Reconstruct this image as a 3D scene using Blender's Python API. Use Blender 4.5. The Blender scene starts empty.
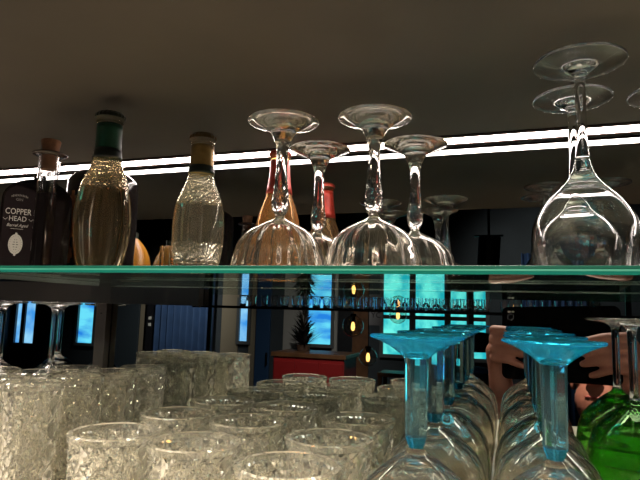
import bpy, bmesh, math, random
from mathutils import Vector, Matrix
random.seed(7)
C = bpy.context.scene.collection
SC = bpy.context.scene
PI = math.pi
Z0 = 1.60            # height of the lens above the floor
D = 0.61             # lens to mirror
F = 555.0

# ------------------------------------------------------------------ camera frame
def cam_axes(psi, p, r):
    psi, p, r = map(math.radians, (psi, p, r))
    f = Vector((-math.sin(psi)*math.cos(p), math.cos(psi)*math.cos(p), math.sin(p)))
    R = f.cross(Vector((0, 0, 1))).normalized()
    U = R.cross(f)
    return R*math.cos(r)+U*math.sin(r), U*math.cos(r)-R*math.sin(r), f
RX, UX, FX = cam_axes(18.95, 7.35, 1.6)
def ray(u, v): return FX + RX*((u-320)/F) - UX*((v-240)/F)
def rv(u, v, n):
    """room point whose image in the back mirror lies n metres from the lens along the mirror normal"""
    d = ray(u, v); d = d*(n/d.y)
    return Vector((d.x, 2*D-n, Z0+d.z))

cam = bpy.data.cameras.new('camera'); co = bpy.data.objects.new('camera', cam); C.objects.link(co)
cam.sensor_fit = 'HORIZONTAL'; cam.sensor_width = 36; cam.lens = F/640*36; cam.clip_start = 0.004; cam.clip_end = 60
co.matrix_world = Matrix(((RX.x, UX.x, -FX.x, 0), (RX.y, UX.y, -FX.y, 0), (RX.z, UX.z, -FX.z, Z0), (0, 0, 0, 1)))
SC.camera = co

# ------------------------------------------------------------------ materials
def new_mat(name):
    m = bpy.data.materials.new(name); m.use_nodes = True
    n = m.node_tree.nodes; n.clear()
    out = n.new('ShaderNodeOutputMaterial')
    return m, n, m.node_tree.links, out
def pbr(name, col, rough=.5, metal=0., noise=0., scale=20., spec=.5, coat=0., bump=0.):
    m, n, l, out = new_mat(name)
    b = n.new('ShaderNodeBsdfPrincipled')
    b.inputs['Base Color'].default_value = (*col, 1); b.inputs['Roughness'].default_value = rough
    b.inputs['Metallic'].default_value = metal; b.inputs['Specular IOR Level'].default_value = spec
    b.inputs['Coat Weight'].default_value = coat
    if noise or bump:
        tc = n.new('ShaderNodeTexCoord'); t = n.new('ShaderNodeTexNoise'); t.inputs['Scale'].default_value = scale
        t.inputs['Detail'].default_value = 5
        l.new(tc.outputs['Object'], t.inputs['Vector'])
        if noise:
            r = n.new('ShaderNodeValToRGB')
            r.color_ramp.elements[0].position = .3; r.color_ramp.elements[1].position = .7
            r.color_ramp.elements[0].color = (*[c*(1-noise) for c in col], 1)
            r.color_ramp.elements[1].color = (*[min(1, c*(1+noise)) for c in col], 1)
            l.new(t.outputs['Fac'], r.inputs['Fac']); l.new(r.outputs['Color'], b.inputs['Base Color'])
        if bump:
            bp = n.new('ShaderNodeBump'); bp.inputs['Strength'].default_value = bump; bp.inputs['Distance'].default_value = .002
            l.new(t.outputs['Fac'], bp.inputs['Height']); l.new(bp.outputs['Normal'], b.inputs['Normal'])
    l.new(b.outputs[0], out.inputs[0])
    return m
def glass(name, col=(1, 1, 1), ior=1.5, rough=0., haze=0., hazecol=(.8, .8, .8), bump=None, body=None):
    """clear glass; haze = diffuse colour mixed in to brighten the glass, beyond scatter by fine cuts; body = absorption colour, density"""
    m, n, l, out = new_mat(name)
    g = n.new('ShaderNodeBsdfGlass'); g.inputs['Color'].default_value = (*col, 1)
    g.inputs['IOR'].default_value = ior; g.inputs['Roughness'].default_value = rough
    last = g
    if bump:
        kind, scale, strength, dist, zones = bump
        tc = n.new('ShaderNodeTexCoord')
        t = n.new('ShaderNodeTexVoronoi' if kind == 'beads' else 'ShaderNodeTexNoise')
        t.inputs['Scale'].default_value = scale
        l.new(tc.outputs['Object'], t.inputs['Vector'])
        bp = n.new('ShaderNodeBump'); bp.inputs['Strength'].default_value = strength; bp.inputs['Distance'].default_value = dist
        sx = n.new('ShaderNodeSeparateXYZ'); l.new(tc.outputs['Object'], sx.inputs[0])
        tot = None
        for a_, b_ in zones:                       # embossing sits only in these height bands
            mid, hw = (a_+b_)/2, (b_-a_)/2
            q = n.new('ShaderNodeMath'); q.operation = 'COMPARE'; q.inputs[1].default_value = mid; q.inputs[2].default_value = hw
            l.new(sx.outputs['Z'], q.inputs[0])
            if tot is None: tot = q
            else:
                ad = n.new('ShaderNodeMath'); ad.operation = 'ADD'; l.new(tot.outputs[0], ad.inputs[0]); l.new(q.outputs[0], ad.inputs[1]); tot = ad
        mu = n.new('ShaderNodeMath'); mu.operation = 'MULTIPLY'; l.new(t.outputs[0], mu.inputs[0]); l.new(tot.outputs[0], mu.inputs[1])
        l.new(mu.outputs[0], bp.inputs['Height']); l.new(bp.outputs[0], g.inputs['Normal'])
    if haze:  # diffuse and translucent colour that brightens the glass
        d = n.new('ShaderNodeBsdfDiffuse'); d.inputs['Color'].default_value = (*hazecol, 1)
        tr = n.new('ShaderNodeBsdfTranslucent'); tr.inputs['Color'].default_value = (*hazecol, 1)
        mx = n.new('ShaderNodeMixShader'); mx.inputs[0].default_value = .5
        l.new(d.outputs[0], mx.inputs[1]); l.new(tr.outputs[0], mx.inputs[2])
        mm = n.new('ShaderNodeMixShader'); mm.inputs[0].default_value = haze
        l.new(g.outputs[0], mm.inputs[1]); l.new(mx.outputs[0], mm.inputs[2]); last = mm
    l.new(last.outputs[0], out.inputs[0])
    if body:
        v = n.new('ShaderNodeVolumeAbsorption'); v.inputs['Color'].default_value = (*body[0], 1); v.inputs['Density'].default_value = body[1]
        l.new(v.outputs[0], out.inputs['Volume'])
    return m
def sheet(name, tint, gloss=(1, 1, 1), base=.04, gain=1.0):
    """flat sheet glass: straight-through light plus Fresnel-weighted mirror reflection"""
    m, n, l, out = new_mat(name)
    lw = n.new('ShaderNodeLayerWeight'); lw.inputs['Blend'].default_value = .5
    p = n.new('ShaderNodeMath'); p.operation = 'POWER'; p.inputs[1].default_value = 5
    l.new(lw.outputs['Facing'], p.inputs[0])
    ma = n.new('ShaderNodeMath'); ma.operation = 'MULTIPLY_ADD'; ma.inputs[1].default_value = (1-base)*gain; ma.inputs[2].default_value = base
    l.new(p.outputs[0], ma.inputs[0])
    t = n.new('ShaderNodeBsdfTransparent'); t.inputs[0].default_value = (*tint, 1)
    g = n.new('ShaderNodeBsdfGlossy'); g.inputs['Color'].default_value = (*gloss, 1); g.inputs['Roughness'].default_value = 0.0
    mx = n.new('ShaderNodeMixShader')
    l.new(ma.outputs[0], mx.inputs[0]); l.new(t.outputs[0], mx.inputs[1]); l.new(g.outputs[0], mx.inputs[2])
    l.new(mx.outputs[0], out.inputs[0])
    return m
def emit(name, col, s, noise=None):
    m, n, l, out = new_mat(name)
    e = n.new('ShaderNodeEmission'); e.inputs[0].default_value = (*col, 1); e.inputs[1].default_value = s
    if noise:
        col2, scale, stretch = noise
        tc = n.new('ShaderNodeTexCoord'); mp = n.new('ShaderNodeMapping'); mp.inputs['Scale'].default_value = stretch
        t = n.new('ShaderNodeTexNoise'); t.inputs['Scale'].default_value = scale; t.inputs['Detail'].default_value = 6
        r = n.new('ShaderNodeValToRGB')
        r.color_ramp.elements[0].position = .38; r.color_ramp.elements[1].position = .62
        r.color_ramp.elements[0].color = (*col, 1); r.color_ramp.elements[1].color = (*col2, 1)
        l.new(tc.outputs['Object'], mp.inputs[0]); l.new(mp.outputs[0], t.inputs['Vector'])
        l.new(t.outputs['Fac'], r.inputs['Fac']); l.new(r.outputs['Color'], e.inputs[0])
    l.new(e.outputs[0], out.inputs[0])
    return m
def mirror_mat(name, col):
    m, n, l, out = new_mat(name)
    g = n.new('ShaderNodeBsdfGlossy'); g.inputs['Color'].default_value = (*col, 1); g.inputs['Roughness'].default_value = 0
    l.new(g.outputs[0], out.inputs[0]); return m

M = dict(
    mirror=mirror_mat('tinted mirror', (.345, .37, .36)),
    clear=glass('clear stemware glass', (1, 1, 1)),
    coupe=glass('clear crystal', (1, .985, .96), haze=.008, hazecol=(.95, .86, .80)),
    cut=glass('cut tumbler glass', (.99, .985, .955), haze=.05, hazecol=(.90, .86, .76)),
    blue=glass('cyan glass', (.34, .86, .99), haze=.08, hazecol=(.05, .68, .95)),
    aqua=glass('aqua glass', (.74, .92, .95), haze=.045, hazecol=(.42, .72, .76)),
    bowl=glass('clear bowl glass', (.98, .97, .94), haze=.02, hazecol=(.85, .8, .7)),
    green=glass('emerald glass', (.60, .87, .48), haze=.02, hazecol=(.25, .50, .15)),
    tonic=glass('bottle of pale drink', (.95, .88, .74), ior=1.38, haze=.03, hazecol=(.75, .55, .28), bump=('beads', 330, .9, .002, [(.072, .098)])),
    tonic2=glass('bottle of pale embossed drink', (.97, .95, .86), ior=1.38, haze=.07, hazecol=(.8, .70, .5), bump=('beads', 420, 1.0, .002, [(.062, .088), (.012, .026)])),
    rose=glass('bottle of amber drink', (.93, .66, .36), ior=1.38, haze=.14, hazecol=(.9, .55, .28)),
    shelfglass=sheet('sheet glass', (.90, .955, .93), (.93, 1, .97), .04, 1.0),
    globe=sheet('lamp globe glass', (.95, .93, .9), base=.05),
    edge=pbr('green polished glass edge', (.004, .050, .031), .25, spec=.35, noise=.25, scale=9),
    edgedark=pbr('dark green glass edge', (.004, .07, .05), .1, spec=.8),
    edgeglint=pbr('painted glint on glass edge', (.032, .15, .105), .25, spec=.4),  # paler copy of the edge green, painting in its highlight
    backedge=pbr('pale glass edge', (.80, .80, .74), .25),
    soffit=pbr('dark painted board', (.086, .068, .050), .62, noise=.22, scale=5, bump=.05),
    channel=pbr('dark bronze channel', (.06, .032, .028), .35, .6),
    led=emit('led diffuser', (1, .86, .80), 26),
    counter=pbr('pale tan counter', (.48, .43, .35), .45, noise=.2, scale=30),
    bracket=pbr('black steel bracket', (.006, .005, .0045), .45),
    bracketlit=pbr('black steel rail painted lit', (.012, .009, .0065), .5),  # black rail steel, browned to paint in the light on it
    post=pbr('grey brown steel post', (.045, .038, .034), .5),
    screw=pbr('screw head', (.02, .02, .02), .4, .8),
    label=pbr('black plum paper label', (.013, .0075, .0088), .8, noise=.1, scale=60, spec=.15),
    darkglass=pbr('dark coated glass', (.012, .009, .009), .12, spec=.6),
    silver=pbr('silver print', (.62, .58, .54), .4),
    greyprint=pbr('grey print', (.20, .18, .17), .5),
    copper=pbr('copper foil', (.62, .27, .12), .3, .8, noise=.4, scale=90),
    cork=pbr('cork', (.30, .14, .075), .85, noise=.3, scale=160, bump=.3),
    liquid=pbr('dark liquid in glass', (.008, .006, .006), .06, spec=.6),
    flange=pbr('dark glass lip', (.06, .035, .025), .15, spec=.6),
    cap=pbr('dark bottle cap', (.03, .035, .025), .35, .5),
    goldcap=pbr('bronze bottle cap', (.16, .10, .045), .35, .7),
    redcap=pbr('red bottle cap', (.55, .06, .03), .35, .3),
    foilgreen=pbr('green neck paper', (.010, .055, .030), .4, noise=.35, scale=70),
    foilband=pbr('dark band', (.010, .014, .010), .4),
    foilgold=pbr('gold neck foil', (.42, .26, .09), .35, .5, noise=.3, scale=90),
    foilred=pbr('red neck foil', (.55, .05, .03), .35, .2, noise=.3, scale=90),
    yellow=pbr('amber yellow plastic', (.36, .15, .008), .35),
    skin=pbr('skin', (.42, .17, .115), .5, noise=.12, scale=40),
    hair=pbr('grey brown hair', (.05, .035, .025), .7),
    shirt=pbr('black shirt', (.012, .012, .015), .85),
    lips=pbr('lips', (.40, .11, .09), .45),
    eye=pbr('eye', (.6, .58, .55), .2),
    ring=pbr('gold ring', (.8, .5, .15), .25, 1),
    tablet=pbr('black tablet shell', (.002, .002, .0023), .7, spec=.05),
    lens=pbr('lens ring', (.03, .03, .032), .12, .3),
    flash=pbr('flash window', (.85, .83, .78), .3),
    wall=pbr('dark room wall', (.048, .060, .072), .8, noise=.2, scale=3),
    ceil=pbr('dark room ceiling', (.020, .020, .022), .9),
    floor=pbr('dark wood floor', (.05, .03, .02), .45, noise=.4, scale=5),
    beige=pbr('beige panel', (.30, .25, .18), .7),
    greywall=pbr('grey plaster', (.42, .40, .38), .8),
    bluedoor=pbr('blue door paint', (.03, .08, .19), .5),
    darkdoor=pbr('dark slate paint', (.045, .06, .075), .5),
    blackdoor=pbr('black paint', (.010, .010, .014), .5),
    curtain=pbr('navy curtain', (.030, .075, .19), .8, noise=.15, scale=8),
    frame=pbr('grey window frame', (.13, .14, .15), .5),
    mullion=pbr('dark mullion', (.03, .025, .02), .5),
    wood=pbr('brown wood', (.20, .085, .035), .5, noise=.3, scale=12),
    red=pbr('dark red paint', (.42, .020, .022), .5),
    plant=pbr('dark dry leaves', (.030, .022, .014), .8),
    pot=pbr('clay pot', (.10, .05, .03), .7),
    black=pbr('black metal', (.010, .010, .011), .4, .3),
    cushion=pbr('blue fabric', (.05, .16, .42), .8),
    sign=pbr('grey sign board', (.16, .15, .16), .6),
    teal=emit('teal daylight', (.015, .42, .50), 3.0, ((.16, .86, .78), 9, (1, 1, .6))),
    sky=emit('blue daylight', (.02, .22, .75), 2.8, ((.15, .72, .95), 5, (.5, 1, 1.6))),
    pale=emit('pale daylight', (.35, .70, .95), 2.8, ((.05, .3, .8), 3, (1, 1, 1.2))),
    bulb=emit('amber filament', (1, .46, .13), 9),
)

# ------------------------------------------------------------------ object helpers
def link(name, bm, mat, parent=None, loc=None, smooth=False, recalc=True):
    if recalc: bmesh.ops.recalc_face_normals(bm, faces=bm.faces)
    me = bpy.data.meshes.new(name); bm.to_mesh(me); bm.free()
    if smooth:
        for p in me.polygons: p.use_smooth = True
    me.materials.append(M[mat] if isinstance(mat, str) else mat)
    o = bpy.data.objects.new(name, me); C.objects.link(o)
    if parent: o.parent = parent
    if loc is not None: o.location = loc
    return o
def tag(o, label=None, cat=None, group=None, kind=None):
    if label: o['label'] = label
    if cat: o['category'] = cat
    if group: o['group'] = group
    if kind: o['kind'] = kind
    return o
def thing(name, loc, label, cat, group=None, rz=0):
    o = bpy.data.objects.new(name, None); C.objects.link(o); o.location = loc; o.rotation_euler.z = rz
    o.empty_display_size = .02
    return tag(o, label, cat, group)
def dup(root, loc, label, group=None, rz=0):
    r = root.copy(); C.objects.link(r); r.location = loc; r.rotation_euler.z = rz; r['label'] = label
    if group: r['group'] = group
    for ch in list(root.children):
        c = ch.copy(); C.objects.link(c); c.parent = r
        for g in list(ch.children):
            d = g.copy(); C.objects.link(d); d.parent = c
    return r
def add_box(bm, a, b, bevel=0.):
    x0, y0, z0 = a; x1, y1, z1 = b
    r = bmesh.ops.create_cube(bm, size=1, matrix=Matrix.Translation(((x0+x1)/2, (y0+y1)/2, (z0+z1)/2)) @ Matrix.Diagonal((abs(x1-x0), abs(y1-y0), abs(z1-z0), 1)))
    if bevel:
        es = list({e for v in r['verts'] for e in v.link_edges})
        bmesh.ops.bevel(bm, geom=es, offset=bevel, segments=2, affect='EDGES', profile=.6)
    return bm
def box(a, b, bevel=0.): return add_box(bmesh.new(), a, b, bevel)
def add_tube(bm, pts, rads, seg=10):
    rings = []
    pts = [Vector(p) for p in pts]
    for i, p in enumerate(pts):
        d = (pts[min(i+1, len(pts)-1)]-pts[max(i-1, 0)]).normalized()
        a = d.orthogonal().normalized() if i == 0 else (prev - d*prev.dot(d)).normalized()
        prev = a; b = d.cross(a); r = rads[i] if hasattr(rads, '__len__') else rads
        rings.append([bm.verts.new(p+(a*math.cos(2*PI*k/seg)+b*math.sin(2*PI*k/seg))*r) for k in range(seg)])
    for i in range(len(rings)-1):
        for k in range(seg):
            bm.faces.new((rings[i][k], rings[i][(k+1) % seg], rings[i+1][(k+1) % seg], rings[i+1][k]))
    bm.faces.new(rings[0][::-1]); bm.faces.new(rings[-1])
    return bm
def tube(pts, rads, seg=10): return add_tube(bmesh.new(), pts, rads, seg)
def add_lathe(bm, prof, seg=48, disp=None):
    """revolve (r, z) points; r == 0 at the ends closes on the axis. disp(theta, i, r, z) -> r"""
    rows = []
    for i, (r, z) in enumerate(prof):
        if r < 1e-6: rows.append([bm.verts.new((0, 0, z))])
        else:
            row = []
            for k in range(seg):
                t = 2*PI*k/seg; rr = disp(t, i, r, z) if disp else r
                row.append(bm.verts.new((rr*math.cos(t), rr*math.sin(t), z)))
            rows.append(row)
    n = len(rows)
    for i in range(n-1):
        a, b = rows[i], rows[i+1]
        if len(a) == 1 and len(b) == 1: continue
        for k in range(seg):
            k2 = (k+1) % seg
            if len(a) == 1: bm.faces.new((a[0], b[k2], b[k]))
            elif len(b) == 1: bm.faces.new((a[k], a[k2], b[0]))
            else: bm.faces.new((a[k], a[k2], b[k2], b[k]))
    if len(rows[0]) > 1 and len(rows[-1]) > 1:      # closed ring profile
        a, b = rows[-1], rows[0]
        for k in range(seg): bm.faces.new((a[k], a[(k+1) % seg], b[(k+1) % seg], b[k]))
    return bm
def lathe(prof, seg=48, disp=None): return add_lathe(bmesh.new(), prof, seg, disp)
def curve(pts, n=4):
    """Catmull-Rom through (r, z) points"""
    out = []
    P = [pts[0]]+list(pts)+[pts[-1]]
    for i in range(1, len(P)-2):
        p0, p1, p2, p3 = P[i-1:i+3]
        for k in range(n):
            t = k/n
            q = [.5*(2*p1[j]+(p2[j]-p0[j])*t+(2*p0[j]-5*p1[j]+4*p2[j]-p3[j])*t*t+(3*p1[j]-p0[j]-3*p2[j]+p3[j])*t**3) for j in (0, 1)]
            out.append((max(q[0], 0), q[1]))
    out.append(tuple(pts[-1]))
    return out
def tri(x): x = x % 1.0; return 1-abs(2*x-1)
def text_bm(s, size, align='CENTER', shear=0.):
    cu = bpy.data.curves.new('lettering', 'FONT'); cu.body = s; cu.size = size; cu.align_x = align; cu.shear = shear
    cu.extrude = .00012; cu.resolution_u = 3
    o = bpy.data.objects.new('lettering', cu); C.objects.link(o)
    dg = bpy.context.evaluated_depsgraph_get(); dg.update()
    me = bpy.data.meshes.new_from_object(o.evaluated_get(dg))
    bm = bmesh.new(); bm.from_mesh(me)
    bpy.data.objects.remove(o); bpy.data.curves.remove(cu); bpy.data.meshes.remove(me)
    return bm

# ------------------------------------------------------------------ the niche: mirrors, soffit, shelves
XL, XR = -.51, 1.0
XM = -1.35           # left end of the mirror, counter and soffit
ZS = Z0+.0304        # top of the glass shelf
ZB = Z0+.025         # its underside
ZC = Z0-.18          # counter under the lower glasses
ZT = Z0+.1865        # underside of the soffit
tag(link('wall_back', box((-6.2, D+.012, 0), (4.4, D+.10, Z0+1.1)), 'wall'), kind='structure')
o = link('wall_mirror', box((XM, D, ZC), (XR+.4, D+.010, ZT)), 'mirror')
tag(o, 'wide mirror covering the wall behind the glass shelf', 'mirror')
tag(link('soffit', box((XM, .222, ZT), (XR+.4, D+.01, ZT+.03)), 'soffit'), kind='structure')
# led strip set in the soffit
ls = thing('ceiling_led_strip', (0, .5895, ZT), 'glowing white light strip running along under the dark board at the mirror', 'light strip'); ls['kind'] = 'thing'
link('diffuser', box((XM+.01, -.0102, -.0014), (XR+.3, .0102, -.00005)), 'led', ls)
link('channel', add_box(box((XM+.01, -.0165, -.0016), (XR+.3, -.0104, -.0001)), (XM+.01, .0104, -.0020), (XR+.3, .0128, -.0001)), 'channel', ls)  # front flange widened to stand in for the dark glow band

YF = .348
sh = thing('glass_shelf', (0, YF, ZB), 'clear glass shelf with a bright green edge carrying bottles and upturned stemware', 'shelf')
TH = ZS-ZB
link('sheet', box((XL, .0012, 0), (XR, D-YF-.0025, TH)), 'shelfglass', sh)
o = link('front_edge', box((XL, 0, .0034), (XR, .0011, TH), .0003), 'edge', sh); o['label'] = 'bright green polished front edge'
o = link('painted_glint', box((XL, .0002, .0021), (XR, .0011, .0034)), 'edgeglint', sh); o['label'] = 'painted pale green highlight in the edge'
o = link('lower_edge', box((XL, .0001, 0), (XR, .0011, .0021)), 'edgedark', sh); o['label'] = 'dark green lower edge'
o = link('rear_edge', box((XL, D-YF-.0024, .0003), (XR, D-YF-.0004, .0018)), 'backedge', sh); o['label'] = 'pale rear edge'

# end edge of the shelf
o = link('end_edge', box((XL-.0012, .0012, .0003), (XL-.00005, D-YF-.0025, TH-.0003)), 'backedge', sh); o['label'] = 'pale cut end edge'
# shelf support: black rail along the mirror, carried by a post
br = thing('shelf_bracket', (XL, D, Z0), 'black steel rail along the mirror under the shelf with a short grey post', 'bracket')
link('back_rail', box((.0195, -.012, .003), (.150, -.0005, .0245)), 'bracket', br)
link('end_rail', box((XM-XL+.01, -.012, .003), (.0193, -.0005, .0300)), 'bracketlit', br)
p_ = link('post', box((-.0015, -.0115, -.1795), (.0140, -.001, .0028), .0008), 'post', br)
link('screw', lathe([(0, 0), (.0012, 0), (.0012, .0006), (0, .0006)], 12), 'screw', p_).matrix_local = Matrix.Translation((.0065, -.0115, -.010)) @ Matrix.Rotation(PI/2, 4, 'X')

o = link('back_bar_counter', box((XM, .16, ZC-.04), (XR+.4, D+.01, ZC), .002), 'counter')
tag(o, 'pale tan back bar counter under the rows of glasses', 'counter')
cb = thing('back_bar_cabinet', (0, .2, 0), 'dark cabinet carrying the pale back bar counter', 'cabinet')
link('body', box((XM, 0, 0), (XR+.4, D-.2, ZC-.0402)), 'blackdoor', cb)
for i in range(4):
    dd = link('door', box((XM+.02+i*.67, -.018, .1), (XM+.67+i*.67, -.0005, ZC-.06), .003), 'darkdoor', cb)
    link('handle', box((XM+.60+i*.67, -.034, .9), (XM+.612+i*.67, -.0185, 1.05), .002), 'black', dd)

# ------------------------------------------------------------------ stemware
def solid(outer, inner, seg=48, disp=None):
    """outer from the rim to the foot, inner from the axis back to the rim: one closed wall"""
    return lathe(inner+outer, seg, disp)
def make_coupe(loc, label, group):
    t = thing('coupe_glass', loc, label, 'glass', group)
    out = curve([(.0370, .0004), (.0364, .0071), (.0345, .0132), (.0316, .0223), (.0240, .0307), (.0150, .0362), (.0070, .0400), (.0034, .0425)], 4)
    inn = curve([(0, .0374), (.0110, .0358), (.0220, .0300), (.0300, .0216), (.0330, .0128), (.0350, .0070), (.0359, .0004)], 4)
    ni = len(inn)
    def rib(th, i, r, z):
        if 1 < i < ni-2: return r*(1-.030*tri(th*20/(2*PI)))
        if i >= ni and z < .036: return r*(1+.010*tri(th*20/(2*PI))*min(1, z/.01))
        return r
    prof = inn+[(.0366, 0.0)]+out+[(0, .0425)]
    link('bowl', lathe(prof, 80, rib), 'coupe', t, smooth=True)
    kn = [(0, .0426), (.0034, .0426), (.0046, .0450), (.0066, .0490), (.0072, .0530), (.0070, .0580), (.0062, .0640), (.0053, .0710), (.0047, .0800), (.0045, .0900), (.0048, .0965), (.0058, .1020), (.0076, .1070), (.0091, .1099)]
    kp = [kn[0]]+curve(kn[1:], 4)+[(0, .1099)]
    def fac(th, i, r, z):
        if .044 < z < .066:
            return r*(1-.11*(tri(th*9/(2*PI)+z*120)*.5+tri(th*9/(2*PI)-z*120)*.5))
        if z < .0975: return r*(1-.05*tri(th*6/(2*PI)))
        return r
    link('stem', lathe(kp, 48, fac), 'coupe', t)
    fp = [(0, .1100), (.0092, .1100)]+curve([(.0097, .1112), (.0120, .1133), (.0165, .1157), (.0225, .1180), (.0276, .1199), (.0285, .1206), (.0282, .1215), (.0262, .1216), (.0200, .1206), (.0090, .1196)], 3)+[(0, .1194)]
    link('foot', lathe(fp, 64), 'coupe', t, smooth=True)
    return t
cg = 'ribbed coupe glasses upside down on the glass shelf'
c1 = make_coupe((-.1710, .399, ZS), 'clear ribbed coupe glass upside down, front one in front of the amber bottle', cg)
dup(c1, (-.0975, .408, ZS), 'clear ribbed coupe glass upside down, front one to the right of the amber bottle glass', cg, .5)['label'] = 'clear ribbed coupe glass upside down, right-hand one of the two in the front row'
dup(c1, (-.1672, .480, ZS), 'clear ribbed coupe glass upside down in the back row between the two front coupes', cg, .2)
dup(c1, (-.0785, .486, ZS), 'clear ribbed coupe glass upside down in the back row, farthest coupe from the bottles', cg, .8)

def make_wine(loc, label, group):
    t = thing('wine_glass', loc, label, 'glass', group)
    out = curve([(.0283, .0003), (.0300, .0060), (.0321, .0160), (.0323, .0210), (.0310, .0295), (.0273, .0380), (.0219, .0459), (.0152, .0525), (.0094, .0591), (.0060, .0660), (.0044, .0724)], 4)
    inn = curve([(0, .0545), (.0070, .0540), (.0140, .0508), (.0207, .0447), (.0261, .0370), (.0299, .0290), (.0312, .0208), (.0310, .0160), (.0290, .0060), (.0273, .0003)], 4)
    link('bowl', lathe(inn+[(.0278, 0)]+out+[(0, .0724)], 72), 'clear', t, smooth=True)
    st = [(0, .0725)]+curve([(.0044, .0725), (.0036, .0830), (.0033, .0950), (.0033, .1150), (.0035, .1260), (.0042, .1300)], 4)+[(0, .1300)]
    link('stem', lathe(st, 32), 'clear', t, smooth=True)
    ft = [(0, .1301)]+curve([(.0042, .1301), (.0070, .1325), (.0130, .1350), (.0215, .1368), (.0268, .1376), (.0284, .1380), (.0288, .1388), (.0284, .1397), (.0272, .1398), (.0215, .1388), (.0100, .1375)], 3)+[(0, .1370)]
    link('foot', lathe(ft, 72), 'clear', t, smooth=True)
    return t
wg = 'plain wine glasses upside down on the glass shelf'
w1 = make_wine((.0462, .388, ZS), 'plain wine glass upside down with the highest foot, nearest on the glass shelf', wg)
dup(w1, (.0482, .4545, ZS), 'plain wine glass upside down directly behind the nearest wine glass', wg)
dup(w1, (.1165, .462, ZS), 'plain wine glass upside down, cut off by the right edge of the photo', wg)

# small shot glass behind the embossed bottle
t = thing('shot_glass', (-.3445, .505, ZS), 'small clear shot glass behind the embossed gold-necked bottle', 'glass')
link('body', lathe([(0, .010), (.0065, .010), (.0072, .034), (.0084, .034), (.0090, .0), (0, 0)], 32), 'clear', t, smooth=False)

# ------------------------------------------------------------------ bottles
def crimp(r, n=21):
    return lambda th, i, rr, z: rr*(1+.05*tri(th*n/(2*PI))) if i in (1, 2) else rr
def crown(z, r, mat, parent):
    return link('cap', lathe([(0, z-.0035), (r*1.10, z-.0038), (r*1.08, z-.0012), (r*.92, z+.0012), (r*.5, z+.0016), (0, z+.0016)], 84, crimp(r)), mat, parent)
def make_bottle(loc, label, prof, glassmat, foilmat, fz, bandz, cap, rn, zt):
    t = thing('drink_bottle', loc, label, 'bottle')
    p = [(0, 0)]+curve(prof, 4)+[(0, zt)]
    link('body', lathe(p, 64), glassmat, t, smooth=True)
    # paper on the neck: a thin closed sleeve
    def rad(z):
        for (r0, z0), (r1, z1) in zip(prof, prof[1:]):
            if z0 <= z <= z1: return r0+(r1-r0)*(z-z0)/max(1e-6, z1-z0)
        return rn
    zs = [fz[0]+(fz[1]-fz[0])*k/6 for k in range(7)]
    link('neck_label', lathe([(rad(z)+.0008, z) for z in zs]+[(rad(z)+.0003, z) for z in zs[::-1]], 48), foilmat, t, smooth=True)
    if bandz:
        zs = [bandz[0]+(bandz[1]-bandz[0])*k/3 for k in range(4)]
        link('neck_band', lathe([(rad(z)+.0012, z) for z in zs]+[(rad(z)+.0009, z) for z in zs[::-1]], 48), 'foilband', t, smooth=True)
    crown(zt+.0022, rn+.0012, cap, t)
    return t
b2p = [(.0165, .0), (.0183, .0025), (.0197, .0080), (.0212, .0150), (.0228, .0262), (.0241, .0400), (.0242, .0460), (.0232, .0580), (.0208, .0716), (.0180, .0812), (.0145, .0900), (.0117, .0985), (.0106, .1060), (.0102, .1170), (.0103, .1290), (.0104, .1320), (.0116, .1335), (.0116, .1375), (.0104, .1385)]
bt = make_bottle((-.3395, .396, ZS), 'rounded clear bottle of pale drink with a green neck label and dark crown cap', b2p, 'tonic', 'foilgreen', (.100, .131), (.099, .108), 'cap', .0104, .1385)
b3p = [(.0175, .0), (.0187, .0040), (.0203, .0110), (.0214, .0170), (.0226, .0290), (.0226, .0470), (.0206, .0620), (.0174, .0712), (.0138, .0800), (.0110, .0890), (.0100, .0960), (.0096, .1050), (.0096, .1150), (.0096, .1170), (.0106, .1183), (.0106, .1225), (.0096, .1235)]
make_bottle((-.2632, .430, ZS), 'clear embossed bottle of pale drink with a gold neck label and bronze crown cap', b3p, 'tonic2', 'foilgold', (.090, .116), (.0895, .097), 'goldcap', .0096, .1235)
b4p = [(0.0201, 0.0000), (0.0217, 0.0067), (0.0236, 0.0223), (0.0241, 0.0424), (0.0235, 0.0546), (0.0202, 0.0709), (0.0165, 0.0816), (0.0132, 0.0924), (0.0109, 0.1070), (0.0100, 0.1182), (0.0096, 0.1282), (0.0096, 0.1293), (0.0105, 0.1305), (0.0105, 0.1344), (0.0096, 0.1351)]
b4 = make_bottle((-.2300, .532, ZS), 'amber-filled bottle with a red neck label half hidden by a front coupe glass', b4p, 'rose', 'foilred', (.0915, .128), None, 'redcap', .0096, .1351)

# tall thin corked bottle
t = thing('corked_bottle', (-.4095, .400, ZS), 'narrow corked glass bottle of dark liquid in front of the black flask', 'bottle')
RB = .0090
link('glass_tube', lathe([(0, .0730), (RB-.0012, .0730), (RB-.0012, .1080), (RB, .1080), (RB, .0715), (0, .0715)], 40), 'clear', t)
link('liquid', lathe([(0, 0), (RB-.0004, 0), (RB, .0006), (RB, .0714), (0, .0714)], 40), 'liquid', t)
link('lip', lathe([(RB-.002, .1081), (RB, .1081), (.0150, .1088), (.0154, .1098), (.0140, .1108), (RB+.001, .1112), (RB-.002, .1112)], 40), 'flange', t, smooth=True)
link('cork', lathe([(0, .0950), (RB-.0022, .0950), (RB-.0018, .1115), (RB-.0002, .1225), (RB-.0010, .1235), (0, .1237)], 32), 'cork', t, smooth=False)

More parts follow.
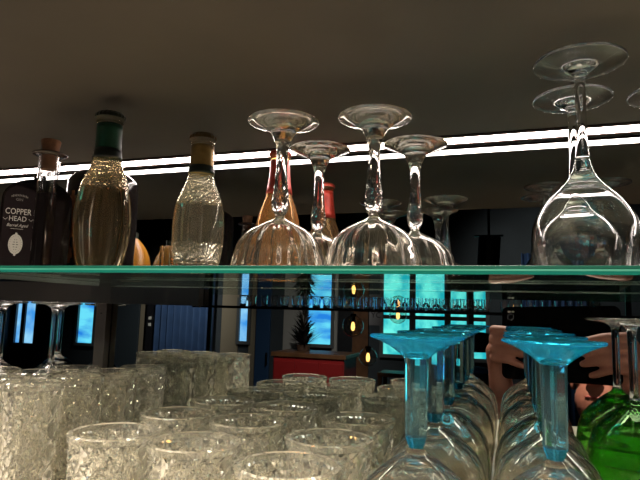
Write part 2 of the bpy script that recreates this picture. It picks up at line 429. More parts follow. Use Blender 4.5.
# black flask with the printed label
ang = math.radians(46.0)
fl = thing('gin_flask', (-.4515, .4310, ZS), 'flat black flask with an arched top and silver COPPER HEAD print', 'bottle', rz=ang)
W2, HH, TD = .0315, .094, .010
bm = bmesh.new()
outl = [(-W2, .0), (W2, .0), (W2, .072)]+[(W2*math.cos(a), .072+.0215*math.sin(a)) for a in [PI/2*k/8 for k in range(1, 16)]]+[(-W2, .072)]
f0 = [bm.verts.new((x, -TD, z)) for x, z in outl]; f1 = [bm.verts.new((x, TD, z)) for x, z in outl]
bm.faces.new(f0); bm.faces.new(f1[::-1])
for k in range(len(outl)): bm.faces.new((f0[k], f1[k], f1[(k+1) % len(outl)], f0[(k+1) % len(outl)]))
bmesh.ops.recalc_face_normals(bm, faces=bm.faces)
bmesh.ops.bevel(bm, geom=[e for e in bm.edges if abs(e.calc_face_angle(0)) > .9], offset=.0022, segments=3, affect='EDGES')
link('body', bm, 'darkglass', fl)
link('stopper', lathe([(0, .0925), (.005, .0925), (.006, .0965), (.005, .0985), (0, .0985)], 24), 'darkglass', fl)
lb = [(-W2+.0025, .003), (.0022, .003), (.0022, .0900)]+[(-W2+.0025+(W2-.0003)*(1-math.sin(a)), .072+.018*math.cos(a)) for a in [PI/2*k/6 for k in range(1, 7)]]
bm = bmesh.new(); vs = [bm.verts.new((x, -TD-.0003, z)) for x, z in lb]; fc = bm.faces.new(vs)
r = bmesh.ops.extrude_face_region(bm, geom=[fc])
for v in r['geom']:
    if isinstance(v, bmesh.types.BMVert): v.co.y += .00025
lab = link('label_sheet', bm, 'label', fl); lab['label'] = 'black plum paper label'
def put(s, size, x, z, mat='silver', shear=0, sx=1):
    b = text_bm(s, size, shear=shear)
    for v in b.verts: v.co = Vector((x+v.co.x*sx, -TD-.00045-v.co.z, z+v.co.y))
    o = link('lettering', b, mat, lab); return o
XCT = -.0160
put('COPPER', .0082, XCT, .0560, sx=.76)
put('HEAD', .0070, XCT, .0493, sx=.85)
put('Barrel Aged', .0042, XCT, .0437, shear=.3, sx=.9)
put('GIN', .0036, XCT, .0695, 'greyprint')
b = bmesh.new()          # arc of tiny unreadable print
for k in range(11):
    a = (k-5)*.085; cx, cz = XCT+.0165*math.sin(a), .0585+.0165*math.cos(a); hh = .0008+.0003*(k % 2)
    add_box(b, (cx-.0004, -TD-.0006, cz-hh), (cx+.0004, -TD-.0004, cz+hh))
link('fine_print', b, 'greyprint', lab)
b = bmesh.new()
add_box(b, (XCT-.0055, -TD-.0006, .0414), (XCT+.0055, -TD-.0004, .0417))
for s in (-1, 1):
    for k in range(5):
        x = XCT+s*(.0095+k*.0008); z = .0515-.0014*math.sin(k/4*PI)
        add_box(b, (x, -TD-.0006, z), (x+.0008, -TD-.0004, z+.0004))
link('flourish', b, 'silver', lab)
b = bmesh.new()          # oval crest: ring of beads round a figured medallion
ring = [(.0062*math.cos(2*PI*k/36), .0098*math.sin(2*PI*k/36)) for k in range(36)]
vs = [b.verts.new((XCT+x, -TD-.0006, .0265+z)) for x, z in ring]; b.faces.new(vs)
link('crest', b, 'silver', lab)
b = bmesh.new()
for k in range(22):
    a = 2*PI*k/22; add_box(b, (XCT+.0050*math.cos(a)-.0002, -TD-.0008, .0265+.0081*math.sin(a)-.0002), (XCT+.0050*math.cos(a)+.0002, -TD-.0006, .0265+.0081*math.sin(a)+.0002))
for k in range(5):
    add_box(b, (XCT-.0024+.0006*abs(k-2), -TD-.0008, .0210+k*.0024), (XCT-.0006, -TD-.0006, .0216+k*.0024))
    add_box(b, (XCT+.0006, -TD-.0008, .0210+k*.0024), (XCT+.0024-.0006*abs(k-2), -TD-.0006, .0216+k*.0024))
link('crest_engraving', b, 'label', lab)
b = bmesh.new()
for z in (.0162, .0368):
    bmesh.ops.create_uvsphere(b, u_segments=10, v_segments=6, radius=.0011, matrix=Matrix.Translation((XCT, -TD-.0004, z)) @ Matrix.Diagonal((1, .4, 1, 1)))
link('crest_finial', b, 'silver', lab)

# round dark corked bottle behind the pale one
rb = thing('corked_bottle', (-.4265, .4950, ZS), 'round-shouldered dark bottle with copper trim and cork behind the green-necked bottle', 'bottle')
cp = [(0, 0)]+curve([(.0350, .0), (.0372, .003), (.0375, .030), (.0375, .082), (.0370, .099), (.0350, .107), (.0260, .1142), (.0140, .1182), (.0104, .1225), (.0096, .129), (.0095, .1445)], 4)+[(0, .1445)]
link('body', lathe(cp, 56), 'darkglass', rb, smooth=True)
link('lip', lathe([(.0094, .1400), (.0135, .1406), (.0141, .1416), (.0135, .1426), (.0094, .1432)], 40), 'flange', rb, smooth=True)
link('cork', lathe([(0, .1446), (.0080, .1446), (.0088, .1520), (.0080, .1528), (0, .1529)], 32), 'cork', rb)
b = bmesh.new()      # copper strip on the side seen left of the pale bottle
for k in range(14):
    z0, z1 = .012+k*.0055, .012+(k+1)*.0055
    w = .10+.05*math.sin(k*1.3)
    a0 = math.radians(-100)
    for j in range(3):
        A, B_ = a0-w+j*2*w/3, a0-w+(j+1)*2*w/3
        b.faces.new([b.verts.new((.0378*math.cos(q), .0378*math.sin(q), z)) for q, z in ((A, z0), (B_, z0), (B_, z1), (A, z1))])
bmesh.ops.remove_doubles(b, verts=b.verts, dist=1e-5)
o = link('copper_trim', b, 'copper', rb); o['label'] = 'copper foil strip'
# small yellow bottle
yb = thing('juice_bottle', (-.4400, .572, ZS), 'small amber-yellow teardrop bottle peeking out beside the dark corked bottle', 'bottle')
link('body', lathe([(0, 0)]+curve([(.014, 0), (.019, .004), (.0215, .016), (.0200, .028), (.0145, .041), (.0075, .050), (.0045, .053)], 4)+[(0, .053)], 40), 'yellow', yb, smooth=True)
link('cap', lathe([(0, .0531), (.0050, .0531), (.0050, .060), (0, .060)], 24), 'cap', yb)

# ------------------------------------------------------------------ lower glasses
def make_tumbler(name, loc, label, group, H, r0, r1, wall, base, nd, rows, amp, plain, seg):
    t = thing(name, loc, label, 'glass', group)
    nz = rows
    out = []
    zlo, zhi = .006, H-plain
    out.append((0, .0015)); out.append((r0*.78, .0)); out.append((r0*.96, .0008))
    for k in range(nz+1):
        z = zlo+(zhi-zlo)*k/nz; out.append((r0+(r1-r0)*z/H, z))
    out.append((r0+(r1-r0)*(zhi+.0015)/H, zhi+.0015))
    out.append((r1, H-.0008)); out.append((r1-wall*.5, H)); out.append((r1-wall, H-.0006))
    out.append((r0-wall+(r1-r0)*.5, H*.5)); out.append((r0-wall, base+.003)); out.append((r0-wall-.004, base)); out.append((0, base))
    def cutd(th, i, r, z):
        if 3 <= i <= nz+3 and zlo < z < zhi:
            u = th*nd/(2*PI); v = (z-zlo)/(zhi-zlo)*nd*(zhi-zlo)/(2*PI*r1)*.9
            e = max(tri(u+v), tri(u-v))           # diagonal mitre cuts
            star = tri(2*u+.5)*tri(2*v)*.4
            return r-amp*(1-e)*2-amp*star
        return r
    link('body', lathe(out, seg, cutd), 'cut', t)
    return t
lg = 'short cut-glass tumblers on the counter'
low = None
cols = [(-.140, [.356, .4445, .535], 'nearest the blue-stemmed glasses'), (-.2285, [.386, .4775, .5665], 'middle column'), (-.3045, [.388, .4800, .5680], 'nearest the tall tumblers')]
ranks = ['front', 'second', 'mirror-side']
for x, ys, where in cols:
    for k, y in enumerate(ys):
        lb = {0: 'short cut-glass tumbler, front one of the column %s', 1: 'short cut-glass tumbler, second from the front of the column %s', 2: 'short cut-glass tumbler, last before the mirror in the column %s'}[k] % where
        if low is None:
            low = make_tumbler('lowball_glass', (x, y, ZC), lb, lg, .080, .0310, .0355, .0044, .011, 14, 38, .0032, .005, 98)
        else: dup(low, (x, y, ZC), lb, lg, rz=random.random()*6)
hg = 'tall cut-glass tumblers on the counter'
high = None
for x, ys, where in [(-.4165, [.412, .4665, .521, .5755], 'inner column'), (-.4725, [.418, .4725, .527], 'middle column'), (-.5280, [.412, .4665], 'column farthest left')]:
    for k, y in enumerate(ys):
        lb = 'tall cut-glass tumbler, %s of the %s' % (['front one', 'second from the front', 'third from the front', 'last before the mirror'][k], where)
        if high is None:
            high = make_tumbler('highball_glass', (x, y, ZC), lb, hg, .1095, .0245, .0268, .0038, .013, 9, 48, .0026, .008, 81)
        else: dup(high, (x, y, ZC), lb, hg, rz=random.random()*6)

def make_stem(name, loc, label, group, H, zb, footmat, stemmat, bowlmat, hexstem, rs, rf):
    """upturned gin glass: foot at H, bowl meeting the stem at zb"""
    t = thing(name, loc, label, 'glass', group)
    s = zb/.0965
    out = curve([(.0340, .0003), (.0368, .020), (.0397, .040), (.0393, .055), (.0352, .0695), (.0290, .0777), (.0195, .0856), (.0125, .0905), (.0068, .0938), (.0046, .0965)], 4)
    inn = curve([(0, .0868), (.0080, .0862), (.0160, .0830), (.0270, .0757), (.0336, .0682), (.0380, .0545), (.0384, .040), (.0356, .020), (.0328, .0003)], 4)
    out = [(r, z*s) for r, z in out]; inn = [(r, z*s) for r, z in inn]
    ni = len(inn)
    rip = (lambda th, i, r, z: r*(1-.02*math.sin(z*420)) if 3 < i < ni-2 else r) if not hexstem else (lambda th, i, r, z: r*(1-.014*tri(th*18/(2*PI))) if 3 < i < ni-2 else r)   # rippled inside
    link('bowl', lathe(inn+[(.0334, 0)]+out+[(0, zb)], 72, rip), bowlmat, t, smooth=True)
    zc = H-.0145
    if hexstem:
        hx = lambda th, i, r, z: r*math.cos(PI/8)/math.cos((th % (PI/4))-PI/8)
        link('stem', lathe([(0, zb+.0070), (rs*.93, zb+.0070), (rs*1.02, zc-.004), (rs*1.05, zc), (0, zc)], 8, hx), stemmat, t)
        o = link('stem_collar', lathe([(0, zb+.0001), (.0047, zb+.0001), (rs*.93, zb+.0068), (0, zb+.0068)], 8, hx), footmat, t); o['label'] = 'deep blue faceted stem end'
        fp = [(0, zc+.0001), (rs*1.05, zc+.0001)]+curve([(rs*1.15, zc+.0010), (.0150, zc+.0058), (.0226, zc+.0100), (.0290, zc+.0124), (.0302, zc+.0134), (.0296, zc+.0145)], 3)+[(.0200, H-.0006), (0, H-.0010)]
        link('foot', lathe(fp, 64), footmat, t, smooth=False)
    else:
        link('stem', lathe([(0, zb+.0001)]+curve([(.0046, zb+.0001), (rs, zb+.008), (rs, zb+.035), (rs*1.1, H-.012), (rs*1.9, H-.0065)], 4)+[(0, H-.0065)], 28), stemmat, t, smooth=True)
        fp = [(0, H-.0064), (rs*1.9, H-.0064)]+curve([(rs*2.6, H-.0050), (rs*4, H-.0034), (rf*.9, H-.0024), (rf, H-.0012), (rf*.98, H)], 3)+[(0, H-.0004)]
        link('foot', lathe(fp, 64), footmat, t, smooth=True)
    return t
bg = 'blue-stemmed gin glasses upside down on the counter'
blue = None
for x, ys, where in [(.0245, [.372, .4600, .5460], 'in front of the tablet reflection'), (-.0575, [.366, .4575, .5490], 'beside the short tumblers')]:
    for k, y in enumerate(ys):
        lb = 'upturned blue-stemmed gin glass, %s of the row %s' % (['nearest', 'second', 'farthest'][k], where)
        if blue is None: blue = make_stem('gin_glass', (x, y, ZC), lb, bg, .1665, .0965, 'blue', 'aqua', 'bowl', True, .0076, .030)
        else: dup(blue, (x, y, ZC), lb, bg, rz=random.random()*.7)
cl = make_stem('stemmed_glass', (-.545, .5635, ZC), 'upturned clear stemmed glass at the mirror just left of the grey shelf post', 'clear stemmed glasses behind the tall tumblers', .1825, .1080, 'clear', 'clear', 'clear', False, .0036, .0285)
dup(cl, (-.6270, .560, ZC), 'upturned clear stemmed glass at the mirror, farther left of the two behind the tall tumblers')
make_stem('green_gin_glass', (.1030, .568, ZC), 'upturned gin glass with emerald green bowl and clear stem at the mirror', None, .1815, .1100, 'clear', 'clear', 'green', False, .0036, .0285)

# ------------------------------------------------------------------ the room behind the lens, seen in the mirrors
NF = 5.72; YW = 2*D-NF
XW0, XW1 = -6.2, 4.4
ZCE = Z0+1.10
tag(link('floor', box((XW0, YW, -.05), (XW1, D+.1, 0)), 'floor'), kind='structure')
tag(link('ceiling', box((XW0, YW, ZCE), (XW1, D+.1, ZCE+.05)), 'ceil'), kind='structure')
tag(link('wall_front', box((XW0, YW-.1, 0), (XW1, YW, ZCE)), 'wall'), kind='structure')
tag(link('wall_left', box((XW0-.1, YW, 0), (XW0, D+.1, ZCE)), 'wall'), kind='structure')
tag(link('wall_right', box((XW1, YW, 0), (XW1+.1, D+.1, ZCE)), 'wall'), kind='structure')
def px(u, n=NF, v=325): return rv(u, v, n).x
def pz(v, u=300, n=NF): return rv(u, v, n).z
def window(name, x0, x1, z0, z1, mat, bars=(), hbars=(), y=YW, fr=.035):
    w = tag(link(name, add_box(box((x0-fr, y+.0005, z0-fr), (x1+fr, y+.012, z1+fr)), (x0-fr, y+.012, z0-fr), (x0, y+.05, z1+fr)), 'frame'), kind='structure')
    link('pane', box((x0, y+.013, z0), (x1, y+.018, z1)), mat, w)
    b = bmesh.new()
    add_box(b, (x1, y+.012, z0-fr), (x1+fr, y+.05, z1+fr)); add_box(b, (x0, y+.012, z1), (x1, y+.05, z1+fr)); add_box(b, (x0, y+.012, z0-fr), (x1, y+.05, z0))
    link('window_frame', b, 'frame', w)
    for k in bars: link('mullion', box((k-.03, y+.019, z0), (k+.03, y+.045, z1)), 'mullion', w)
    for k in hbars: link('mullion', box((x0, y+.019, k-.02), (x1, y+.042, k+.02)), 'mullion', w)
    return w
zb, zt = pz(368, 300), Z0+.45
window('window_1', px(309), px(332), pz(344, 320), Z0+.13, 'sky')
window('window_2', px(384), px(486), pz(356, 430), Z0+.16, 'teal', bars=[px(413), px(448), px(470)], hbars=[pz(318, 430)])
window('window_3', px(241), px(249), pz(341, 245), Z0+.10, 'pale')
window('window_4', px(18), px(37), pz(343, 30), Z0+.10, 'pale', bars=[px(25)])
window('window_5', px(80), px(95.5), pz(343, 90), Z0+.06, 'sky')
window('window_6', px(2), px(10), pz(343, 5), Z0+.06, 'teal')
def leaf(name, u0, u1, ztop, mat, th=.03, y=YW, **kw):
    return tag(link(name, box((px(u0), y+.0005, .001), (px(u1), y+th, ztop), .004), mat), kind='structure')
d1 = leaf('door_1', 112, 140, Z0+.25, 'darkdoor'); link('door_handle', box((px(116), YW+.0305, 1.0), (px(117), YW+.07, 1.14)), 'black', d1)
leaf('wall_panel_beige', 140.5, 151, Z0+.4, 'beige', .02)
pl = leaf('column', 152, 164, ZCE-.001, 'blackdoor', .12)
sw = thing('wall_switch', (px(156), YW+.121, pz(318, 156)), 'white double switch on the black column by the navy curtain', 'switch')
for k in (0, -.075): link('rocker', box((-.018, 0, k-.018), (.018, .012, k+.018), .003), 'flash', sw)
leaf('wall_panel_brown', 222, 239, Z0+.5, 'beige', .02)
leaf('wall_panel_tan', 250, 256, Z0+.5, 'beige', .02)
d2 = leaf('door_2', 257, 271, Z0+.3, 'bluedoor'); link('door_handle', box((px(269), YW+.0305, 1.0), (px(269.8), YW+.07, 1.14)), 'black', d2)
leaf('wall_panel_grey', 284, 307, Z0+.6, 'greywall', .02)
leaf('wall_panel_light', 333, 338, Z0+.6, 'greywall', .03)
d3 = leaf('door_3', 339, 352, Z0+.2, 'blackdoor'); link('door_handle', box((px(341), YW+.0305, 1.0), (px(341.8), YW+.07, 1.14)), 'frame', d3)
leaf('wall_panel_wood', 353, 369, Z0+.5, 'wood', .02)
# curtain: folded cloth
def curtain(x0, x1, folds, zt_, label):
    bm = bmesh.new(); n = folds*8
    rows = []
    for z in (.02, zt_*.5, zt_):
        rows.append([bm.verts.new((x0+(x1-x0)*k/n, YW+.16+.05*math.cos(2*PI*k/8), z)) for k in range(n+1)])
    for a, b in zip(rows, rows[1:]):
        for k in range(n): bm.faces.new((a[k], a[k+1], b[k+1], b[k]))
    r = bmesh.ops.extrude_face_region(bm, geom=bm.faces[:])
    for v in r['geom']:
        if isinstance(v, bmesh.types.BMVert): v.co.y -= .008
    o = link('curtain', bm, 'curtain', smooth=True); tag(o, label, 'curtain')
curtain(px(165), px(221), 9, Z0+.6, 'navy curtain in deep folds beside the black column')
curtain(px(522), px(584), 9, Z0+.6, 'navy curtain in deep folds behind the person holding the tablet')
# potted dry plant
pp = thing('potted_plant', (px(304, 5.05), 2*D-5.05, pz(352, 315, 5.0)+.0005), 'dark feathery dry plant in a clay pot on the red cabinet', 'plant')
link('pot', lathe([(0, 0), (.06, 0), (.07, .06), (.062, .06), (.05, .02), (0, .02)], 24), 'pot', pp)
bm = bmesh.new(); rnd = random.Random(3)
for k in range(260):
    a = rnd.random()*2*PI; z = .05+rnd.random()**1.5*.38; L = (.05+.17*(1-(z-.05)/.43))*(.6+.5*rnd.random()); el = .2+.7*rnd.random()
    p0 = Vector((0.01*math.cos(a), .01*math.sin(a), z)); dr = Vector((math.cos(a)*math.cos(el), math.sin(a)*math.cos(el), math.sin(el)))
    side = dr.cross(Vector((0, 0, 1))).normalized()*.010
    vs = [bm.verts.new(p0-side*.3), bm.verts.new(p0+dr*L*.5-side), bm.verts.new(p0+dr*L), bm.verts.new(p0+dr*L*.5+side)]
    bm.faces.new(vs)
add_tube(bm, [(0, 0, .02), (0, 0, .25), (.01, 0, .46)], [.008, .006, .002], 6)
link('foliage', bm, 'plant', pp)
# red cabinet with wooden top
x0, x1 = px(283, 5.0), px(351, 5.0)
hc = pz(352, 315, 5.0)
rc = thing('low_cabinet', (0, 2*D-5.0, 0), 'dark red low cabinet with a wooden top beneath the bright blue window', 'cabinet')
link('body', box((x0, -.22, 0), (x1, .20, hc-.0402), .005), 'red', rc)
link('worktop', box((x0-.02, -.24, hc-.04), (x1+.02, .22, hc), .006), 'wood', rc)
for k in range(3):
    a = x0+(x1-x0)*(k+.05)/3; b_ = x0+(x1-x0)*(k+.95)/3
    dd = link('door', box((a, .2003, .12), (b_, .215, hc-.08), .003), 'red', rc); link('knob', lathe([(0, 0), (.012, 0), (.014, .02), (0, .022)], 12), 'black', dd, loc=None).matrix_local = Matrix.Translation((b_-.05, .2155, .6)) @ Matrix.Rotation(-PI/2, 4, 'X')
# sign board
sg = thing('sign_board', (px(376, 4.2), 2*D-4.2, pz(317, 376, 4.2)), 'small grey sign board with dark marks hanging between the pendant lamps', 'sign')
link('board', box((-.055, -.006, -.065), (.055, .006, .065), .003), 'sign', sg)
b = text_bm('YC', .06)
for v in b.verts: v.co = Vector((v.co.x, .0062+v.co.z, v.co.y-.005))
link('lettering', b, 'black', sg)
link('hanger', tube([(0, 0, .065), (0, 0, ZCE-pz(317, 376, 4.2)-.001)], .003, 6), 'black', sg)
# wooden shelving post and side table by the teal window
tb = thing('side_table', (px(396, 4.4), 2*D-4.4, 0), 'brown wooden side table under the teal window', 'table')
zt_ = pz(372, 396, 4.4)
link('table_top', box((-.12, -.12, zt_-.03), (.12, .12, zt_), .005), 'wood', tb)
for sx in (-1, 1):
    for sy in (-1, 1): link('leg', box((sx*.1-.015, sy*.1-.015, 0), (sx*.1+.015, sy*.1+.015, zt_-.0302)), 'wood', tb)
# pendant lamps
def pendant(u, v, n, rr, label):
    P = rv(u, v, n)
    t = thing('pendant_lamp', P, label, 'lamp', 'glass globe pendant lamps')
    gl = [(rr*math.sin(a), -rr*math.cos(a)) for a in [PI*k/14 for k in range(1, 13)]]
    link('globe', lathe([(0, -rr)]+gl+[(.018, rr*.95)]+[(r*.97, z*.97) for r, z in gl[::-1]]+[(0, -rr*.97)], 32), 'globe', t, smooth=True)
    link('bulb', lathe([(0, -.026), (.007, -.023), (.011, -.010), (.009, .010), (.005, .022), (0, .022)], 20), 'bulb', t, smooth=True)
    link('socket', lathe([(0, .0222), (.011, .0222), (.013, rr*.95), (.019, rr*.96), (.015, rr*1.15), (0, rr*1.15)], 20), 'black', t)
    link('cord', tube([(0, 0, rr*1.15), (0, 0, ZCE-P.z-.001)], .0025, 6), 'black', t)
pendant(353, 326, 2.95, .058, 'clear globe pendant lamp with amber bulb in front of the black door')
pendant(398, 315, 3.3, .052, 'clear globe pendant lamp with amber bulb beside the grey sign board')
pendant(368, 357, 3.0, .050, 'clear globe pendant lamp with amber bulb, hanging lowest of the three')
# track cylinder lamp
P = rv(489, 250, 2.7)
t = thing('cylinder_lamp', P, 'black cylinder lamp on a flat bar hanging from the ceiling above the aisle', 'lamp')
link('shade', lathe([(0, -.070), (.046, -.078), (.050, -.078), (.050, .062), (0, .062)], 32), 'black', t).rotation_euler.y = .06
link('bar', box((-.065, -.012, .0635), (.065, .012, .070)), 'black', t)
link('rod', tube([(0, 0, .0702), (0, 0, ZCE-P.z-.001)], .006, 8), 'black', t)
# front bar counter with the glass rack standing on it
yb = 2*D-2.42
fb = thing('bar_counter', (0, yb, 0), 'dark wooden bar counter across the aisle with the glass rack above it', 'counter')
link('body', box((-2.0, -.25, 0), (1.2, .22, 1.06), .004), 'blackdoor', fb)
link('worktop', box((-2.04, -.32, 1.0602), (1.24, .27, 1.10), .005), 'wood', fb)
gx0, gx1 = px(196, 2.42), px(640, 2.42)
zg = Z0+.0165
rk = thing('glass_rack', (0, yb, 0), 'dark rack of two slim rails over the bar counter carrying a row of small glasses', 'rack')
link('rail', box((gx0, -.09, zg-.012), (gx1, .05, zg), .002), 'black', rk)
for xx in (gx0+.02, px(470, 2.42), gx1-.02):
    link('post', box((xx-.010, -.10, 1.1004), (xx+.010, -.0902, zg+.10)), 'black', rk)
sgm = None
us = [(242+k*10.6, 0) for k in range(24)]+[(505+k*13, 0) for k in range(8)]+[(247+k*10.6, 1) for k in range(23)]
for k, (u, row) in enumerate(us):
    x = px(u, 2.42)
    lb = 'small clear glass in the row standing on the dark rack over the bar counter'
    if sgm is None:
        sgm = link('rack_glass', lathe([(0, 0), (.0135, 0), (.0150, .001), (.0190, .045), (.0170, .098), (.0152, .098), (.0170, .045), (.0128, .012), (0, .012)], 10), 'clear', smooth=False)
        tag(sgm, lb, 'glass', 'small glasses on the rack'); sgm.location = (x, yb, zg+.0002)
    else:
        c = sgm.copy(); C.objects.link(c); c.location = (x, yb-.062*row+.006*math.sin(k*2.4), zg+.0002)
# bar stool with curved back and a blue cushion
st = thing('bar_stool', (px(468, 3.4), 2*D-3.4, 0), 'black bar stool with a curved backrest and blue seat pad', 'stool')
zs = pz(372, 468, 3.4)
b = bmesh.new(); zk0, zk1 = pz(351, 468, 3.4), pz(334, 468, 3.4)
pr = [(-PI*.02+PI*1.04*k/16) for k in range(17)]
rowsv = []
for (rr, zz) in ((.13, zk0), (.13, zk1), (.115, zk1), (.115, zk0)):
    rowsv.append([b.verts.new((rr*math.cos(a), rr*.8*math.sin(a), zz+(.02*math.sin(a) if zz == zk1 else 0))) for a in pr])
for i in range(4):
    for k in range(16): b.faces.new((rowsv[i][k], rowsv[i][k+1], rowsv[(i+1) % 4][k+1], rowsv[(i+1) % 4][k]))
b.faces.new([r[0] for r in rowsv]); b.faces.new([r[-1] for r in rowsv][::-1])
link('backrest', b, 'black', st, smooth=False)
link('seat', lathe([(0, zs-.03), (.15, zs-.03), (.155, zs-.01), (.15, zs), (0, zs)], 28), 'black', st)
link('seat_pad', lathe([(0, zs+.0003), (.115, zs+.0003), (.118, zs+.015), (.10, zs+.028), (0, zs+.03)], 28), 'cushion', st, smooth=True)
for sx in (-1, 1):
    link('back_post', tube([(sx*.122, .0, zs-.02), (sx*.122, .01, zk0+.002)], .009, 8), 'black', st)
    for sy in (-1, 1): link('leg', tube([(sx*.17, sy*.17, 0), (sx*.10, sy*.10, zs-.0302)], .012, 8), 'black', st)

# ------------------------------------------------------------------ tablet and the person holding it
tl = thing('tablet', (0, 0, Z0), 'black tablet held up in landscape with its rear camera taking the photo', 'tablet')
Rm = Matrix(((RX.x, UX.x, -FX.x), (RX.y, UX.y, -FX.y), (RX.z, UX.z, -FX.z)))
tl.matrix_world = Matrix.Translation((0, 0, Z0)) @ Rm.to_4x4()
TX0, TX1, TY0, TY1 = -.018, .202, -.124, .0215
bm = bmesh.new(); R_ = .012
corn = [(TX1-R_, TY1-R_, 0), (TX0+R_, TY1-R_, 1), (TX0+R_, TY0+R_, 2), (TX1-R_, TY0+R_, 3)]
loop = [(cx+R_*math.cos(PI/2*(q+k/6)), cy+R_*math.sin(PI/2*(q+k/6))) for cx, cy, q in corn for k in range(7)]
f0 = [bm.verts.new((x, y, .0045)) for x, y in loop]; f1 = [bm.verts.new((x, y, .0125)) for x, y in loop]
bm.faces.new(f0); bm.faces.new(f1[::-1])
for k in range(len(loop)): bm.faces.new((f0[k], f0[(k+1) % len(loop)], f1[(k+1) % len(loop)], f1[k]))
link('shell', bm, 'tablet', tl)
link('camera_ring', lathe([(.0052, .0022), (.0068, .0022), (.0072, .0044), (.0052, .0044)], 28), 'lens', tl)
link('flash_window', add_box(box((-.0060, .0096, .0036), (.0005, .0130, .0044), .0008), (.0020, .0096, .0036), (.0072, .0130, .0044), .0008), 'flash', tl)

def local(x, y, z): return tl.matrix_world @ Vector((x, y, z))
def voxel(bm, name, mat, size, parent=None, smooth_it=4):
    me = bpy.data.meshes.new(name+'_raw'); bmesh.ops.recalc_face_normals(bm, faces=bm.faces); bm.to_mesh(me); bm.free()
    o = bpy.data.objects.new(name, me); C.objects.link(o)
    m = o.modifiers.new('r', 'REMESH'); m.mode = 'VOXEL'; m.voxel_size = size; m.use_smooth_shade = True
    s = o.modifiers.new('s', 'SMOOTH'); s.factor = .5; s.iterations = smooth_it
    dg = bpy.context.evaluated_depsgraph_get(); dg.update()
    me2 = bpy.data.meshes.new_from_object(o.evaluated_get(dg)); me2.name = name
    o.modifiers.clear(); o.data = me2; bpy.data.meshes.remove(me)
    me2.materials.append(M[mat])
    if parent: o.parent = parent; o.matrix_parent_inverse = parent.matrix_world.inverted()
    return o
def ball(bm, c, r, scale=(1, 1, 1), rot=None):
    m = Matrix.Translation(c) @ (rot.to_4x4() if rot else Matrix()) @ Matrix.Diagonal((*scale, 1))
    bmesh.ops.create_uvsphere(bm, u_segments=20, v_segments=14, radius=r, matrix=m)
def limb(bm, pts, rads, seg=14):
    pts = [Vector(p) for p in pts]
    add_tube(bm, pts, rads, seg)
    for p, r in zip(pts, rads): ball(bm, p, r*.985)

HEAD = rv(606, 379, 1.50)
neck0 = HEAD+Vector((.01, -.03, -.20))
chest = HEAD+Vector((.02, -.05, -.42)); hip = HEAD+Vector((.03, -.07, -.78))
shL = HEAD+Vector((-.19, -.05, -.27)); shR = HEAD+Vector((.22, -.06, -.27))
# facing: towards the tablet (screen side)
fd = (local(.09, -.05, .02)-HEAD); fd.normalize()
up = Vector((0, 0, 1)); sd = fd.cross(up).normalized(); upv = sd.cross(fd)
HR = Matrix((sd, fd, upv)).transposed()      # x: person's right hand side, y: forward, z: up
def hp(x, y, z): return HEAD+HR @ Vector((x, y, z))
body = bmesh.new()
ball(body, hp(0, -.01, .025), .080, (.93, 1.16, 1.16), HR)          # skull
ball(body, hp(0, .035, -.055), .058, (.96, 1.0, 1.15), HR)          # jaw
ball(body, hp(0, .070, -.098), .020, (1.2, .9, .9), HR)             # chin
for s in (-1, 1):
    ball(body, hp(s*.036, .068, -.018), .020, (1.2, .7, .8), HR)     # cheek
    ball(body, hp(s*.033, .080, .032), .016, (1.5, .6, .55), HR)     # brow
    ball(body, hp(s*.078, -.012, -.005), .020, (.35, .8, 1.4), HR)   # ear
limb(body, [hp(0, .083, .018), hp(0, .100, -.012), hp(0, .106, -.022)], [.008, .012, .013])   # nose
for s in (-1, 1): ball(body, hp(s*.011, .096, -.025), .009, (1, 1, .8), HR)
ball(body, hp(0, .084, -.056), .016, (1.5, .55, .40), HR); ball(body, hp(0, .083, -.067), .015, (1.35, .55, .42), HR)
limb(body, [hp(0, -.02, -.06), neck0+Vector((0, .01, .06)), neck0], [.054, .055, .062])
# arms: bare from above the elbow, with hands wrapped over the ends of the tablet
wrL = local(-.030, -.130, .030); wrR = local(.222, -.118, .034)
elL = Vector((wrL.x+.025, wrL.y-.075, wrL.z-.235)); elR = Vector((wrR.x+.09, wrR.y-.10, wrR.z-.215))
limb(body, [shL, shL.lerp(elL, .5), elL], [.050, .046, .038]); limb(body, [elL, elL.lerp(wrL, .35), wrL], [.037, .037, .024])
limb(body, [shR, shR.lerp(elR, .5), elR], [.050, .046, .038]); limb(body, [elR, elR.lerp(wrR, .35), wrR], [.037, .037, .024])
def hand(side):
    """side -1: the hand at the lens end, +1: the other end; fingers cross in front of the rear shell"""
    xe = TX0 if side < 0 else TX1
    o = lambda dx, y, z: local(xe-side*dx, y, z)     # dx positive: inwards over the shell
    cy = -.060 if side < 0 else -.070
    # palm outside the edge, behind and around it
    for k in range(4):
        y = cy+.028-k*.0185
        limb(body, [o(-.012, y, -.002), o(-.018, y-.010, .010), o(-.014, cy-.055, .026)], [.0095, .012, .014])
    limb(body, [o(-.016, cy-.010, .012), o(-.013, cy-.045, .026), wrL if side < 0 else wrR], [.021, .023, .024])
    spec = [(.032, .064, .0090), (.0125, .070, .0094), (-.007, .064, .0090), (-.0255, .050, .0080)]
    for k, (yy, L, r) in enumerate(spec):
        y = cy+yy; dn = -.006-.0012*k
        limb(body, [o(-.016, y, .002), o(-.012, y, -.012), o(L*.38, y+dn*.3, -.0105-r*.4), o(L*.75, y+dn, -.006-r*.2), o(L, y+dn*1.4, -.0035-r*.2)], [r*1.12, r*1.12, r, r*.92, r*.78], 12)
    limb(body, [o(-.014, cy-.045, .026), o(.004, cy-.020, .030), o(.030, cy+.004, .025), o(.044, cy+.012, .0225)], [.014, .0125, .0105, .0085], 12)   # thumb on the screen side
hand(-1); hand(1)
